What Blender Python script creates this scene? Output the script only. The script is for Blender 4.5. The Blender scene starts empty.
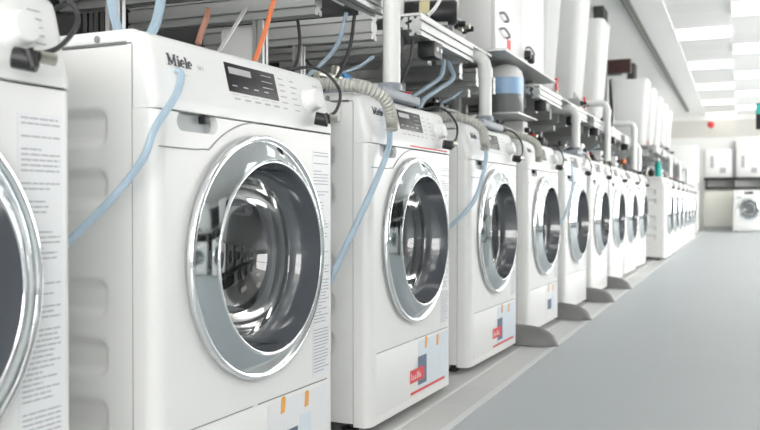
import bpy, bmesh, math, random
from mathutils import Vector, Matrix
random.seed(7)
PI = math.pi
scene = bpy.context.scene
COL = scene.collection

# ------------------------------------------------------------------ materials
def mat(name, color, rough=0.5, metal=0.0, var=0.0, vscale=8.0, spec=0.5, bump=0.0, coat=0.0, emit=None, estr=0.0):
    m = bpy.data.materials.new(name); m.use_nodes = True
    nt = m.node_tree; b = nt.nodes['Principled BSDF']
    b.inputs['Base Color'].default_value = (*color, 1); b.inputs['Roughness'].default_value = rough
    b.inputs['Metallic'].default_value = metal; b.inputs['Specular IOR Level'].default_value = spec
    b.inputs['Coat Weight'].default_value = coat
    tc = nt.nodes.new('ShaderNodeTexCoord'); nz = nt.nodes.new('ShaderNodeTexNoise')
    nz.inputs['Scale'].default_value = vscale; nz.inputs['Detail'].default_value = 4
    nt.links.new(tc.outputs['Object'], nz.inputs['Vector'])
    if var > 0:
        r = nt.nodes.new('ShaderNodeMix'); r.data_type = 'RGBA'
        r.inputs[6].default_value = (*[max(0, c*(1-var)) for c in color], 1)
        r.inputs[7].default_value = (*[min(1, c*(1+var)) for c in color], 1)
        nt.links.new(nz.outputs['Fac'], r.inputs[0]); nt.links.new(r.outputs[2], b.inputs['Base Color'])
    if bump > 0:
        bp = nt.nodes.new('ShaderNodeBump'); bp.inputs['Strength'].default_value = bump; bp.inputs['Distance'].default_value = 0.002
        nt.links.new(nz.outputs['Fac'], bp.inputs['Height']); nt.links.new(bp.outputs['Normal'], b.inputs['Normal'])
    if emit:
        b.inputs['Emission Color'].default_value = (*emit, 1); b.inputs['Emission Strength'].default_value = estr
    return m

def clear_mat(name, tint=(1, 1, 1), refl=0.06, rough=0.02, mixdiff=0.0, diff=(.8, .8, .8)):
    m = bpy.data.materials.new(name); m.use_nodes = True; nt = m.node_tree
    for n in list(nt.nodes): nt.nodes.remove(n)
    out = nt.nodes.new('ShaderNodeOutputMaterial')
    tr = nt.nodes.new('ShaderNodeBsdfTransparent'); tr.inputs[0].default_value = (*tint, 1)
    gl = nt.nodes.new('ShaderNodeBsdfGlossy'); gl.inputs['Roughness'].default_value = rough
    lw = nt.nodes.new('ShaderNodeLayerWeight'); lw.inputs['Blend'].default_value = 0.35
    mr = nt.nodes.new('ShaderNodeMapRange'); mr.inputs['To Min'].default_value = refl; mr.inputs['To Max'].default_value = 0.75
    nt.links.new(lw.outputs['Fresnel'], mr.inputs['Value'])
    mx = nt.nodes.new('ShaderNodeMixShader')
    nt.links.new(mr.outputs[0], mx.inputs[0]); nt.links.new(tr.outputs[0], mx.inputs[1]); nt.links.new(gl.outputs[0], mx.inputs[2])
    last = mx
    if mixdiff > 0:
        d = nt.nodes.new('ShaderNodeBsdfDiffuse'); d.inputs[0].default_value = (*diff, 1)
        t = nt.nodes.new('ShaderNodeBsdfTranslucent'); t.inputs[0].default_value = (*diff, 1)
        a = nt.nodes.new('ShaderNodeMixShader'); a.inputs[0].default_value = .4
        nt.links.new(d.outputs[0], a.inputs[1]); nt.links.new(t.outputs[0], a.inputs[2])
        m2 = nt.nodes.new('ShaderNodeMixShader'); m2.inputs[0].default_value = mixdiff
        nt.links.new(mx.outputs[0], m2.inputs[1]); nt.links.new(a.outputs[0], m2.inputs[2]); last = m2
    nt.links.new(last.outputs[0], out.inputs[0])
    return m

M = {}
M['enamel'] = mat('white enamel', (.82, .825, .815), .32, var=.012, vscale=3)
M['plastic_white'] = mat('white plastic', (.83, .838, .832), .35, var=.01)
M['seam'] = mat('panel gap', (.30, .31, .31), .8)
M['chrome'] = mat('chrome', (.86, .88, .89), .045, 1.0)
M['silver'] = mat('silver bezel', (.64, .68, .70), .075, 1.0)
M['rim'] = mat('polished rim', (.9, .91, .92), .08, 1.0)
M['darkglass'] = mat('smoked door wall', (.09, .10, .115), .10, 0.0, spec=1.0, coat=.6)
M['glass'] = clear_mat('door glass', (.92, .94, .95), .10)
M['gasket'] = mat('grey rubber gasket', (.30, .31, .32), .45)
M['drum'] = mat('steel drum', (.40, .41, .42), .30, 1.0)
M['display'] = mat('black display', (.012, .012, .014), .35, spec=.25)
M['lcd'] = mat('lcd strip', (.50, .47, .50), .3, var=.25, vscale=60)
M['print'] = mat('grey print', (.50, .51, .53), .6)
M['strip_print'] = mat('notice print', (.36, .37, .39), .6)
M['logo'] = mat('dark print', (.07, .07, .08), .5)
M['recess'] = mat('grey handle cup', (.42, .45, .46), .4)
M['black'] = mat('black plastic', (.015, .015, .017), .4, var=.2)
M['black_rubber'] = mat('black cable rubber', (.03, .03, .032), .5)
M['notice'] = mat('white film', (.80, .815, .83), .35)
M['sheet'] = mat('pale blue sheet', (.70, .77, .83), .3, var=.04, vscale=30)
M['orange_tab'] = mat('orange tab', (.83, .40, .09), .5, var=.1, vscale=60)
M['red'] = mat('red print', (.72, .05, .06), .45)
M['navy'] = mat('navy print', (.09, .13, .22), .4, var=.3, vscale=40)
M['label_white'] = mat('label white', (.9, .9, .9), .5)
M['alu'] = mat('anodised aluminium', (.50, .51, .505), .38, .55, var=.06, vscale=5)
M['alu_dark'] = mat('weathered aluminium', (.30, .31, .31), .45, .5, var=.08, vscale=6)
M['backing_dark'] = mat('black backing sheet', (.016, .016, .018), .5, var=.3, vscale=4)
M['dark_post'] = mat('charcoal post', (.055, .057, .055), .4, .2)
M['pvc'] = mat('white pvc pipe', (.80, .81, .79), .35, var=.02)
M['slab'] = mat('blue grey plastic', (.30, .33, .37), .45, var=.06)
M['corrug'] = mat('ivory corrugated hose', (.50, .50, .46), .35, var=.05, vscale=20)
M['hopper'] = clear_mat('milky plastic', (.95, .96, .96), .03, .3, .92, (.93, .935, .93))
M['blue_tube'] = mat('light blue tube', (.34, .56, .78), .25, var=.06, vscale=20)
M['blue_strong'] = mat('bright blue plastic', (.04, .26, .62), .35)
M['clear_tube'] = clear_mat('clear blue tube', (.84, .92, .98), .05, .1, .60, (.68, .82, .93))
M['orange'] = mat('orange hose', (.72, .19, .07), .4, var=.12, vscale=15)
M['copper'] = mat('dull copper hose', (.52, .26, .19), .4, var=.12, vscale=15)
M['brass'] = mat('brushed steel fitting', (.55, .54, .48), .3, .9, var=.1, vscale=20)
M['yellow'] = mat('pale yellow label', (.66, .60, .36), .5, var=.08, vscale=40)
M['teal'] = mat('teal plastic', (.02, .42, .36), .4)
M['grey_pipe'] = mat('mid grey pipe', (.17, .17, .165), .45, var=.08)
M['cream'] = mat('cream laminate', (.74, .73, .67), .5, var=.02)
M['grey_mid'] = mat('grey laminate', (.45, .46, .46), .5, var=.04)
M['maroon'] = mat('dark maroon box', (.045, .012, .012), .45)
M['blue_liquid'] = mat('blue label', (.36, .55, .80), .3, var=.08, vscale=15)
M['jar'] = clear_mat('clear jar', (.93, .96, .97), .07, .05, .35, (.85, .88, .9))
M['lamp'] = mat('lamp diffuser', (.9, .9, .9), .5, emit=(1, .985, .965), estr=1.8)

# ------------------------------------------------------------------ mesh building
class MB:
    def __init__(s): s.v = []; s.f = []; s.m = []; s.mats = []; s.cur = 0
    def use(s, m):
        if m not in s.mats: s.mats.append(m)
        s.cur = s.mats.index(m); return s
    def add(s, vs, fs):
        o = len(s.v); s.v += [tuple(p) for p in vs]
        for f in fs: s.f.append(tuple(i+o for i in f)); s.m.append(s.cur)
        return s
    def box(s, x0, x1, y0, y1, z0, z1, bev=0.0, seg=2, mtx=None):
        bm = bmesh.new(); bmesh.ops.create_cube(bm, size=1)
        for v in bm.verts:
            v.co = Vector(((x0+x1)/2+v.co.x*(x1-x0), (y0+y1)/2+v.co.y*(y1-y0), (z0+z1)/2+v.co.z*(z1-z0)))
        if bev > 0:
            bmesh.ops.bevel(bm, geom=bm.edges[:], offset=bev, segments=seg, affect='EDGES', profile=.5)
        if mtx: bm.transform(mtx)
        bm.verts.index_update()
        s.add([v.co[:] for v in bm.verts], [[v.index for v in f.verts] for f in bm.faces]); bm.free(); return s
    def tube(s, pts, r, n=10, smooth=0, cap=True, rfun=None):
        pts = [Vector(p) for p in pts]
        if smooth: pts = catmull(pts, smooth)
        rings = []; T = []
        for i in range(len(pts)):
            a = pts[max(0, i-1)]; b = pts[min(len(pts)-1, i+1)]; T.append((b-a).normalized())
        up = Vector((0, 0, 1)) if abs(T[0].z) < .9 else Vector((1, 0, 0))
        N = (up - T[0]*up.dot(T[0])).normalized()
        vs = []
        for i, p in enumerate(pts):
            N = (N - T[i]*N.dot(T[i])).normalized(); B = T[i].cross(N)
            rr = r if rfun is None else rfun(i, len(pts))
            for k in range(n):
                a = 2*PI*k/n; vs.append(p + N*math.cos(a)*rr + B*math.sin(a)*rr)
        fs = []
        for i in range(len(pts)-1):
            for k in range(n):
                fs.append((i*n+k, i*n+(k+1) % n, (i+1)*n+(k+1) % n, (i+1)*n+k))
        if cap:
            fs.append(tuple(range(n-1, -1, -1))); o = (len(pts)-1)*n; fs.append(tuple(range(o, o+n)))
        return s.add(vs, fs)
    def lathe(s, prof, c=(0, 0, 0), axis='x', n=64, close=False):
        vs = []; m = len(prof)
        for k in range(n):
            a = 2*PI*k/n
            for (r, h) in prof:
                u, w = r*math.cos(a), r*math.sin(a)
                if axis == 'x': vs.append((c[0]+h, c[1]+u, c[2]+w))
                elif axis == 'y': vs.append((c[0]+w, c[1]+h, c[2]+u))
                else: vs.append((c[0]+u, c[1]+w, c[2]+h))
        fs = []
        for k in range(n):
            k2 = (k+1) % n
            for j in range(m if close else m-1):
                j2 = (j+1) % m
                fs.append((k*m+j, k2*m+j, k2*m+j2, k*m+j2))
        return s.add(vs, fs)
    def cyl(s, p0, p1, r, n=20): return s.tube([p0, p1], r, n)
    def prism(s, outline, x0, x1):      # outline in (y, z), extruded along x
        n = len(outline)
        vs = [(x0, y, z) for y, z in outline] + [(x1, y, z) for y, z in outline]
        fs = [(i, (i+1) % n, n+(i+1) % n, n+i) for i in range(n)] + [tuple(range(n-1, -1, -1)), tuple(range(n, 2*n))]
        return s.add(vs, fs)
    def xform(s, mtx): s.v = [tuple(mtx @ Vector(p)) for p in s.v]; return s
    def mesh(s, name, angle=35):
        me = bpy.data.meshes.new(name); me.from_pydata(s.v, [], s.f)
        for m in s.mats: me.materials.append(m)
        if len(s.mats) > 1: me.polygons.foreach_set('material_index', s.m)
        bm = bmesh.new(); bm.from_mesh(me); bmesh.ops.recalc_face_normals(bm, faces=bm.faces); bm.to_mesh(me); bm.free()
        me.polygons.foreach_set('use_smooth', [True]*len(me.polygons))
        me.set_sharp_from_angle(angle=math.radians(angle)); me.update()
        return me
    def build(s, name, m=None, parent=None, loc=(0, 0, 0), rz=0, angle=35):
        if m is not None: s.mats = [m]; s.m = [0]*len(s.f)
        o = bpy.data.objects.new(name, s.mesh(name, angle)); COL.objects.link(o)
        o.location = loc; o.rotation_euler = (0, 0, rz)
        if parent: o.parent = parent
        return o

def catmull(P, k):
    out = []
    for i in range(len(P)-1):
        p0 = P[i-1] if i else P[0]*2-P[1]; p1 = P[i]; p2 = P[i+1]
        p3 = P[i+2] if i+2 < len(P) else P[-1]*2-P[-2]
        for j in range(k):
            t = j/k
            out.append(.5*((2*p1)+(p2-p0)*t+(2*p0-5*p1+4*p2-p3)*t*t+(3*p1-p0-3*p2+p3)*t**3))
    out.append(P[-1]); return out

def empty(name, loc=(0, 0, 0), rz=0):
    o = bpy.data.objects.new(name, None); COL.objects.link(o); o.location = loc; o.rotation_euler = (0, 0, rz)
    o.empty_display_size = .05; return o
def tag(o, label=None, cat=None, group=None, kind=None):
    if label: o['label'] = label
    if cat: o['category'] = cat
    if group: o['group'] = group
    if kind: o['kind'] = kind
    return o
def struct(o): o['kind'] = 'structure'; return o
KIDS = {}
def children(o): return [c for c in COL.objects if c.parent == o]
def copy_tree(o, parent=None):
    c = o.copy(); COL.objects.link(c)
    if parent: c.parent = parent
    for ch in children(o): copy_tree(ch, c)
    return c

# ------------------------------------------------------------------ layout
XF = -0.84            # front plane of the row
XG = -0.70            # front plane of the machines set further into the aisle
PITCH = 0.87
row = [(XF, 0.632), (XF, 1.437)] + [(XF, 1.42+PITCH*i) for i in range(1, 9)] + [(XG, 9.75+PITCH*i) for i in range(7)]
TURN = math.radians(-1.6)
ORD = ['nearest', 'second nearest', 'third nearest', 'fourth nearest', 'fifth nearest', 'sixth nearest', 'seventh nearest',
       'eighth nearest', 'ninth nearest', 'tenth nearest', 'eleventh nearest', 'twelfth nearest', 'thirteenth nearest',
       'fourteenth nearest', 'fifteenth nearest', 'sixteenth nearest', 'seventeenth nearest']
def mac(i): return ORD[i]+' washing machine'

# ------------------------------------------------------------------ the room
YB = 20.6; X0 = -2.3; X1 = 3.2; Y0 = -2.6; ZC = 2.55
def floor_mat():
    m = mat('blue grey floor', (.425, .46, .472), .42, var=.035, vscale=1.3, spec=.3)
    return m
def tile_mat():
    m = bpy.data.materials.new('grey tile strip'); m.use_nodes = True; nt = m.node_tree; b = nt.nodes['Principled BSDF']
    tc = nt.nodes.new('ShaderNodeTexCoord'); mp = nt.nodes.new('ShaderNodeMapping'); mp.inputs['Rotation'].default_value = (0, 0, PI/2)
    br = nt.nodes.new('ShaderNodeTexBrick'); br.offset = 0.0
    br.inputs['Color1'].default_value = (.53, .535, .525, 1); br.inputs['Color2'].default_value = (.56, .565, .555, 1)
    br.inputs['Mortar'].default_value = (.60, .61, .60, 1)
    br.inputs['Scale'].default_value = 1; br.inputs['Brick Width'].default_value = .3; br.inputs['Row Height'].default_value = .3
    br.inputs['Mortar Size'].default_value = .004
    nt.links.new(tc.outputs['Object'], mp.inputs['Vector']); nt.links.new(mp.outputs['Vector'], br.inputs['Vector'])
    nt.links.new(br.outputs['Color'], b.inputs['Base Color']); b.inputs['Roughness'].default_value = .45
    return m
def ceil_mat():
    m = bpy.data.materials.new('ceiling tiles'); m.use_nodes = True; nt = m.node_tree; b = nt.nodes['Principled BSDF']
    tc = nt.nodes.new('ShaderNodeTexCoord'); mp = nt.nodes.new('ShaderNodeMapping'); mp.inputs['Location'].default_value = (.7, 0, 0)
    br = nt.nodes.new('ShaderNodeTexBrick'); br.offset = 0.0
    br.inputs['Color1'].default_value = (.80, .80, .785, 1); br.inputs['Color2'].default_value = (.83, .83, .815, 1)
    br.inputs['Mortar'].default_value = (.90, .90, .89, 1)
    br.inputs['Scale'].default_value = 1; br.inputs['Brick Width'].default_value = .6; br.inputs['Row Height'].default_value = .6
    br.inputs['Mortar Size'].default_value = .012
    nt.links.new(tc.outputs['Object'], mp.inputs['Vector']); nt.links.new(mp.outputs['Vector'], br.inputs['Vector'])
    nt.links.new(br.outputs['Color'], b.inputs['Base Color']); b.inputs['Roughness'].default_value = .8
    return m
white_wall = mat('white wall paint', (.80, .805, .79), .7, var=.015, vscale=2)
struct(MB().box(-.70, X1, Y0, YB, -.1, 0).build('floor', floor_mat()))
struct(MB().box(X0, -.70, Y0, YB, -.1, 0).build('trim_1', tile_mat()))
struct(MB().box(-.712, -.690, Y0, YB, 0, .0015).use(M['label_white']).build('trim_2', mat('pale joint line', (.66, .68, .68), .5)))
struct(MB().box(-.826, -.815, Y0, YB, 0, .0015).build('trim_3', mat('pale joint line', (.70, .71, .70), .5)))
struct(MB().box(-.70, X1, Y0, YB, ZC, ZC+.1).build('ceiling', ceil_mat()))
struct(MB().box(X0, -.70, Y0, YB, ZC-.012, ZC+.1).build('ceiling_side', mat('plaster ceiling band', (.88, .88, .87), .8, var=.01)))
struct(MB().box(X0-.1, X0, Y0, YB, 0, ZC).build('wall_left', white_wall))
struct(MB().box(X0-.1, X1+.1, YB, YB+.1, 0, ZC+.1).build('wall_back', white_wall))
struct(MB().box(X0, X1, YB-.03, YB, 2.06, ZC-.12).build('trim_4', mat('beige wall band', (.60, .59, .55), .7, var=.02)))
struct(MB().box(X0-.1, X1+.1, Y0-.1, Y0, 0, .4).box(X0-.1, X1+.1, Y0-.1, Y0, 2.48, ZC+.1).box(X0-.1, X0+.1, Y0-.1, Y0, .4, 2.48).box(X1-.3, X1+.1, Y0-.1, Y0, .4, 2.48).build('wall_front', white_wall))
wf = MB()
for k in range(4): wf.box(X0+.1+k*1.68, X0+.15+k*1.68, Y0-.07, Y0-.03, .4, 2.48)
for z_ in (.4, 1.42, 2.43): wf.box(X0+.1, X1-.3, Y0-.07, Y0-.03, z_, z_+.05)
struct(wf.build('fill_window_1', mat('window frame', (.5, .5, .5), .4)))  # unseen openings behind the camera, added to fill machine sides and ceiling
b = MB().box(X1, X1+.1, Y0, YB, 0, .45).box(X1, X1+.1, Y0, YB, 2.45, ZC+.1)
b.box(X1, X1+.1, Y0, 4.4, .45, 2.45)
y = 4.4; k = 2
while y < YB:
    b.box(X1, X1+.1, y, min(y+.4, YB), .45, 2.45); y += 2.9
    if y < YB:
        wf = MB().box(X1+.03, X1+.07, y-2.5, y-2.45, .45, 2.45).box(X1+.03, X1+.07, y-.05, y, .45, 2.45).box(X1+.03, X1+.07, y-1.28, y-1.23, .45, 2.45).box(X1+.03, X1+.07, y-2.5, y, .45, .50).box(X1+.03, X1+.07, y-2.5, y, 2.4, 2.45)
        struct(wf.build('fill_window_%d' % k, mat('window frame', (.5, .5, .5), .4))); k += 1  # right-wall openings, out of view, added to brighten the ceiling
struct(b.build('wall_right', white_wall))
struct(MB().box(X1-.02, X1, Y0, YB, 0, .12).build('baseboard_right', M['grey_mid']))

# ceiling lights, 600 mm panels in staggered columns
def lamp_mesh():
    d = MB().box(-.285, .285, -.285, .285, -.030, -.006)
    f = MB()
    for (p, q, r, s) in ((-.3, .3, -.3, -.285), (-.3, .3, .285, .3), (-.3, -.285, -.285, .285), (.285, .3, -.285, .285)):
        f.box(p, q, r, s, -.010, 0)
    return d, f
def make_lamp():
    root = empty('ceiling_light'); d, f = lamp_mesh()
    d.build('diffuser', M['lamp'], root); f.build('frame', M['plastic_white'], root); return root
lamp0 = make_lamp(); first = True
colx = [-.40, .20, 1.40]
names = ['first column', 'second column', 'third column', 'fourth column']
for ci, cx in enumerate(colx):
    ys = [20.3-2.42*i for i in range(10)] if ci % 2 == 0 else [19.1-2.42*i for i in range(9)]
    for j, yy in enumerate(ys):
        o = lamp0 if first else copy_tree(lamp0); first = False
        o.location = (cx, yy, ZC)
        tag(o, 'square ceiling light, %s from the far wall, %s from the left' % (['first', 'second', 'third', 'fourth', 'fifth', 'sixth', 'seventh', 'eighth', 'ninth', 'tenth'][j], names[ci]),
            'ceiling light', 'ceiling light panels')
# dark rail under the ceiling
r = empty('ceiling_rail', (-1.02, 5, ZC-.012))
tag(r, 'long dark cable rail running along the white ceiling band', 'rail')
MB().box(-.032, .032, -6, 14.2, -.035, 0).build('channel', mat('rail grey', (.12, .115, .10), .4, .4), r)
MB().box(-.012, .006, -6, 14.2, -.040, -.035).build('track', M['alu_dark'], r)

# ------------------------------------------------------------------ washing machine
W2 = .301; DC = .484   # half width, door centre height
def stadium(y0, y1, z0, z1, n=10):
    r = (z1-z0)/2; zc = (z0+z1)/2; out = []
    for k in range(n+1): a = -PI/2+PI*k/n; out.append((y1-r+r*math.cos(a), zc+r*math.sin(a)))
    for k in range(n+1): a = PI/2+PI*k/n; out.append((y0+r+r*math.cos(a), zc+r*math.sin(a)))
    return out
def sdf_recess(x, z):
    d = 1
    for zc in (.709, .610, .430, .331, .231):
        qx = abs(x+.205)-(.105-.022); qz = abs(z-zc)-(.032-.022)
        dd = math.hypot(max(qx, 0), max(qz, 0))+min(max(qx, qz), 0)-.022
        d = min(d, dd)
    return d
def make_cabinet():
    b = MB(); nx, nz = 96, 130
    xs = [-.62+(.571)*i/nx for i in range(nx+1)]; zs = [.03+(.81)*j/nz for j in range(nz+1)]
    for s in (-1, 1):
        vs = []; fs = []
        for i, x in enumerate(xs):
            for z in zs:
                t = min(1, max(0, -sdf_recess(x, z)/.014)); t = t*t*(3-2*t)
                vs.append((x, s*(W2-.014*t), z))
        for i in range(nx):
            for j in range(nz):
                a = i*(nz+1)+j; fs.append((a, a+1, a+nz+2, a+nz+1))
        b.add(vs, fs)
    b.box(-.62, -.615, -W2, W2, .03, .84); b.box(-.62, -.04, -W2+.02, W2-.02, .025, .03)
    return b
def make_front():
    b = MB(); n = 28; P = []
    for i in range(n): P.append((-1+2*i/n, -1))
    for i in range(n): P.append((1, -1+2*i/n))
    for i in range(n): P.append((1-2*i/n, 1))
    for i in range(n): P.append((-1, 1-2*i/n))
    zu, zd = .737-DC, DC-.022
    def rect(iy, iz, x):
        return [(x, u*(W2-iy), DC+(v*(zu-iz) if v > 0 else v*(zd-iz))) for u, v in P]
    def circ(r, x):
        out = []
        for u, v in P:
            a = math.atan2(v*(zu if v > 0 else zd), u*W2); out.append((x, r*math.cos(a), DC+r*math.sin(a)))
        return out
    rings = [circ(.20, -.045), circ(.20, 0), rect(.026, .003, 0)]
    for k in range(1, 7):
        t = k/6*PI/2; rings.append(rect(.026*(1-math.sin(t)), .003*(1-math.sin(t)), -.026*(1-math.cos(t))))
    rings.append(rect(0, 0, -.048))
    N = len(P); vs = [p for r in rings for p in r]; fs = []
    for i in range(len(rings)):
        i2 = (i+1) % len(rings)
        for k in range(N): fs.append((i*N+k, i*N+(k+1) % N, i2*N+(k+1) % N, i2*N+k))
    return b.add(vs, fs)
def boolean_cut(o, cutter):
    md = o.modifiers.new('cut', 'BOOLEAN'); md.object = cutter; md.operation = 'DIFFERENCE'; md.solver = 'EXACT'
    dg = bpy.context.evaluated_depsgraph_get(); ev = o.evaluated_get(dg)
    me = bpy.data.meshes.new_from_object(ev); o.modifiers.clear(); old = o.data; o.data = me; me.name = old.name
    me.polygons.foreach_set('use_smooth', [True]*len(me.polygons)); me.set_sharp_from_angle(angle=math.radians(30))
    bpy.data.objects.remove(cutter)
def make_fascia():
    prof = [(-.06, .7375), (-.001, .7375), (0, .7385), (0, .752), (-.0015, .757), (-.023, .845), (-.027, .855), (-.034, .861), (-.046, .864), (-.06, .864)]
    r = .022; ys = []
    for k in range(9): ys.append(-W2+r*(1-math.cos(PI/2*k/8)))
    ys += [-W2+r+(2*(W2-r))*k/12 for k in range(1, 12)]
    for k in range(8, -1, -1): ys.append(W2-r*(1-math.cos(PI/2*k/8)))
    vs = []; m = len(prof)
    for y in ys:
        d = max(0, abs(y)-(W2-r))/r; off = r*(1-math.sqrt(max(0, 1-d*d)))
        for (x, z) in prof:
            zz = z-.35*off*max(0, (z-.80)/.064); vs.append((max(-.06, x-off), y*(W2-.0008)/W2, zz))
    fs = []
    for i in range(len(ys)-1):
        for j in range(m-1): fs.append((i*m+j, (i+1)*m+j, (i+1)*m+j+1, i*m+j+1))
    fs.append(tuple(range(m-1, -1, -1))); o = (len(ys)-1)*m; fs.append(tuple(range(o, o+m)))
    return MB().add(vs, fs)
A0 = Vector((-.0015, 0, .757)); A1 = Vector((-.023, 0, .845))
S = (A1-A0).normalized(); NRM = Vector((S.z, 0, -S.x))
FM = Matrix(((NRM.x, 0, S.x, A0.x), (0, 1, 0, 0), (NRM.z, 0, S.z, A0.z), (0, 0, 0, 1)))   # local (out, y, up along the slope)
def fz(z): return (z-.757)/S.z
def strokes(b, lines, x0, x1, w):
    for (p, q, ww) in lines:
        p = Vector(p); q = Vector(q); d = (q-p).normalized(); n = Vector((-d.y, d.x))*(ww*w)/2
        b.prism([tuple(p-n), tuple(q-n), tuple(q+n), tuple(p+n)], x0, x1)
def lettering(b, y, z, h):
    # serif word in slab strokes, reading left to right along +y
    def ser(px, pz, w): return ((px-w/2, pz), (px+w/2, pz), .5)
    L = []; u = h
    L += [((y+.12*u, z), (y+.12*u, z+u), .8), ((y+1.0*u, z), (y+1.0*u, z+u), 1.4), ((y+.12*u, z+u), (y+.56*u, z+.1*u), 1.4), ((y+.56*u, z+.1*u), (y+1.0*u, z+u), .7),
          ser(y+.12*u, z, .42*u), ser(y+1.0*u, z, .46*u), ser(y+.08*u, z+u, .34*u), ser(y+1.04*u, z+u, .34*u)]
    def letter_i(px, top):
        return [((px, z), (px, z+top*u), 1.3), ser(px, z, .42*u), ((px-.2*u, z+top*u-.03*u), (px, z+top*u-.03*u), .5)]
    L += letter_i(y+1.52*u, .66) + [((y+1.52*u, z+.80*u), (y+1.52*u, z+.98*u), 1.5)]
    def letter_e(px):
        c = (px, z+.33*u); R = .30*u; pts = []
        for k in range(13):
            a = math.radians(0+k*25); pts.append((c[0]+R*.85*math.cos(a), c[1]+R*math.sin(a)))
        out = [(pts[k], pts[k+1], 1.35 if 3 <= k <= 8 else .7) for k in range(12)]
        out.append(((px-R*.8, c[1]), (px+R*.85, c[1]), .55)); return out
    L += letter_e(y+2.08*u) + letter_i(y+2.62*u, 1.0) + letter_e(y+3.16*u)
    strokes(b, L, .0003, .0012, h*.155)
def text_lines(b, y0, y1, z1, z0, h, gap, seed, x0=.0004, x1=.0010, para=True):
    rr = random.Random(seed); z = z1
    while z > z0:
        if para and rr.random() < .14: z -= gap*1.4; continue
        L = (y1-y0)*rr.uniform(.5, 1) if rr.random() < .6 else (y1-y0)
        y = y0
        while y < y0+L:
            w = rr.uniform(.006, .02); e = min(y+w, y0+L)
            b.box(x0, x1, y, e, z-h, z); y = e+.0022
        z -= gap
def seam_path():
    P = [(.0006, -W2+.006, .676), (.0006, -.20, .676), (.0006, -.175, .678)]
    for k in range(9):
        a = math.radians(130-40*k/8); P.append((.0006, .253*math.cos(a), DC+.253*math.sin(a)))
    return P
def make_machine():
    root = empty('washing_machine')
    make_cabinet().build('cabinet', M['enamel'], root, angle=60)
    fp = make_front().build('front_panel', M['enamel'], root)
    cut = MB().prism(stadium(-.25, -.136, .7045, .7385 - .002), -.024, .01).build('cutter')
    boolean_cut(fp, cut)
    if not fp.data.materials: fp.data.materials.append(M['enamel'])
    MB().prism(stadium(-.249, -.137, .7055, .7355), -.023, -.016).build('drawer_handle', M['recess'], root)
    tag(children(root)[-1], 'grey recessed drawer handle')
    MB().box(-.016, -.002, -.172, -.156, .722, .735, .002).build('latch', M['black'], root)
    q = MB().use(M['print']); rr = random.Random(3)
    for k in range(5): q.box(.0003, .0009, -.075+k*.034, -.057+k*.034, fz(.7745), fz(.7775))
    for k in range(5): q.box(.0003, .0007, -.082+k*.034, -.060+k*.034, fz(.7830), fz(.7838))
    for c_ in range(2):
        for k in range(6):
            yy = .095+c_*.045; q.box(.0003, .0009, yy, yy+rr.uniform(.014, .026), fz(.834-.012*k), fz(.8358-.012*k))
    for k in range(5):
        yy = .236; q.box(.0003, .0009, yy, yy+.022, fz(.836-.011*k), fz(.8375-.011*k))
    q.box(.0003, .0007, -.236, -.206, fz(.7985), fz(.7993))
    q.xform(FM)
    fb = make_fascia(); q.use(M['plastic_white']); q.add(fb.v, fb.f)
    q.build('control_panel', None, root, angle=40)
    lid = MB().box(-.62, -.047, -W2, W2, .845, .866, .004); lid.build('lid', M['enamel'], root)
    MB().tube(seam_path(), .0012, 6).tube([(.0004, 0, .7375), (.0004, W2-.022, .7375)], .0010, 6).tube([(-.0485, -W2+.0004, .03), (-.0485, -W2+.0004, .84)], .0010, 6) \
        .tube([(-.62, -W2, .8425), (-.049, -W2, .8425)], .0012, 6).build('panel_gap', M['seam'], root)
    # service flap with its gap lines
    sf = MB().box(-.001, .0012, -.27, .272, .045, .2035, .0008).build('service_flap', M['enamel'], root)
    MB().tube([(.0008, -.265, .2052), (.0008, -.03, .2052)], .0010, 6).tube([(.0010, -.01, .2052), (.0010, .262, .2052)], .0012, 6).build('flap_gap', M['seam'], root)
    MB().lathe([(.0, .0), (.006, .0), (.006, .002), (.0, .003)], (0, 0, 0), 'y', 16).build('screw', M['alu_dark'], root, loc=(-.12, -W2-.0015, .853))
    # display, print, dial
    d = MB().use(M['display']).box(-.001, .0008, -.088, .083, fz(.788), fz(.842), .0006).use(M['lcd']).box(.0009, .0013, -.078, -.005, fz(.822), fz(.834)).use(M['print'])
    for k in range(4): d.box(.0009, .0012, -.075+k*.036, -.060+k*.036, fz(.799), fz(.801))
    for k in range(3): d.box(.0009, .0012, .03, .068, fz(.832-.012*k), fz(.8335-.012*k))
    d.xform(FM).build('display', None, root)
    t = MB(); lettering(t, -.252, fz(.813), .0185); t.xform(FM).build('lettering', M['logo'], root)
    t = MB()
    w_ = [(-.172, .822), (-.1695, .814), (-.167, .821), (-.1645, .814), (-.162, .822)]
    strokes(t, [((w_[k][0], fz(w_[k][1])), (w_[k+1][0], fz(w_[k+1][1])), 1) for k in range(4)] + [((-.1575, fz(.814)), (-.1575, fz(.822)), 1)], .0003, .0008, .0010)
    t.xform(FM).build('model_print', M['print'], root)
    dial = MB().lathe([(0, .026), (.019, .026), (.0215, .0235), (.0235, .004), (.027, .0015), (.027, 0)], (0, .205, fz(.800)), 'x', 40).xform(FM).build('program_dial', M['plastic_white'], root)
    # door
    dr = MB().lathe([(.214, .001), (.2285, .001), (.2305, .006), (.229, .013), (.225, .0165), (.2205, .0155), (.217, .011)], (0, 0, DC), 'x', 128).build('door', M['chrome'], root, angle=70)
    pr = []
    for k in range(13):
        t = k/12; pr.append((.2185-.037*t, .0125+.0215*(.75*t+.25*math.sin(t*PI/2))))
    pr += [(.1815, .0345), (.1795, .0335)]
    MB().lathe(pr, (0, 0, DC), 'x', 128).build('bezel', M['silver'], dr, angle=70)
    MB().lathe([(.1805, .0335), (.1795, .0352), (.1775, .0352), (.1765, .0330)], (0, 0, DC), 'x', 128).build('inner_rim', M['rim'], dr, angle=70)
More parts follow.
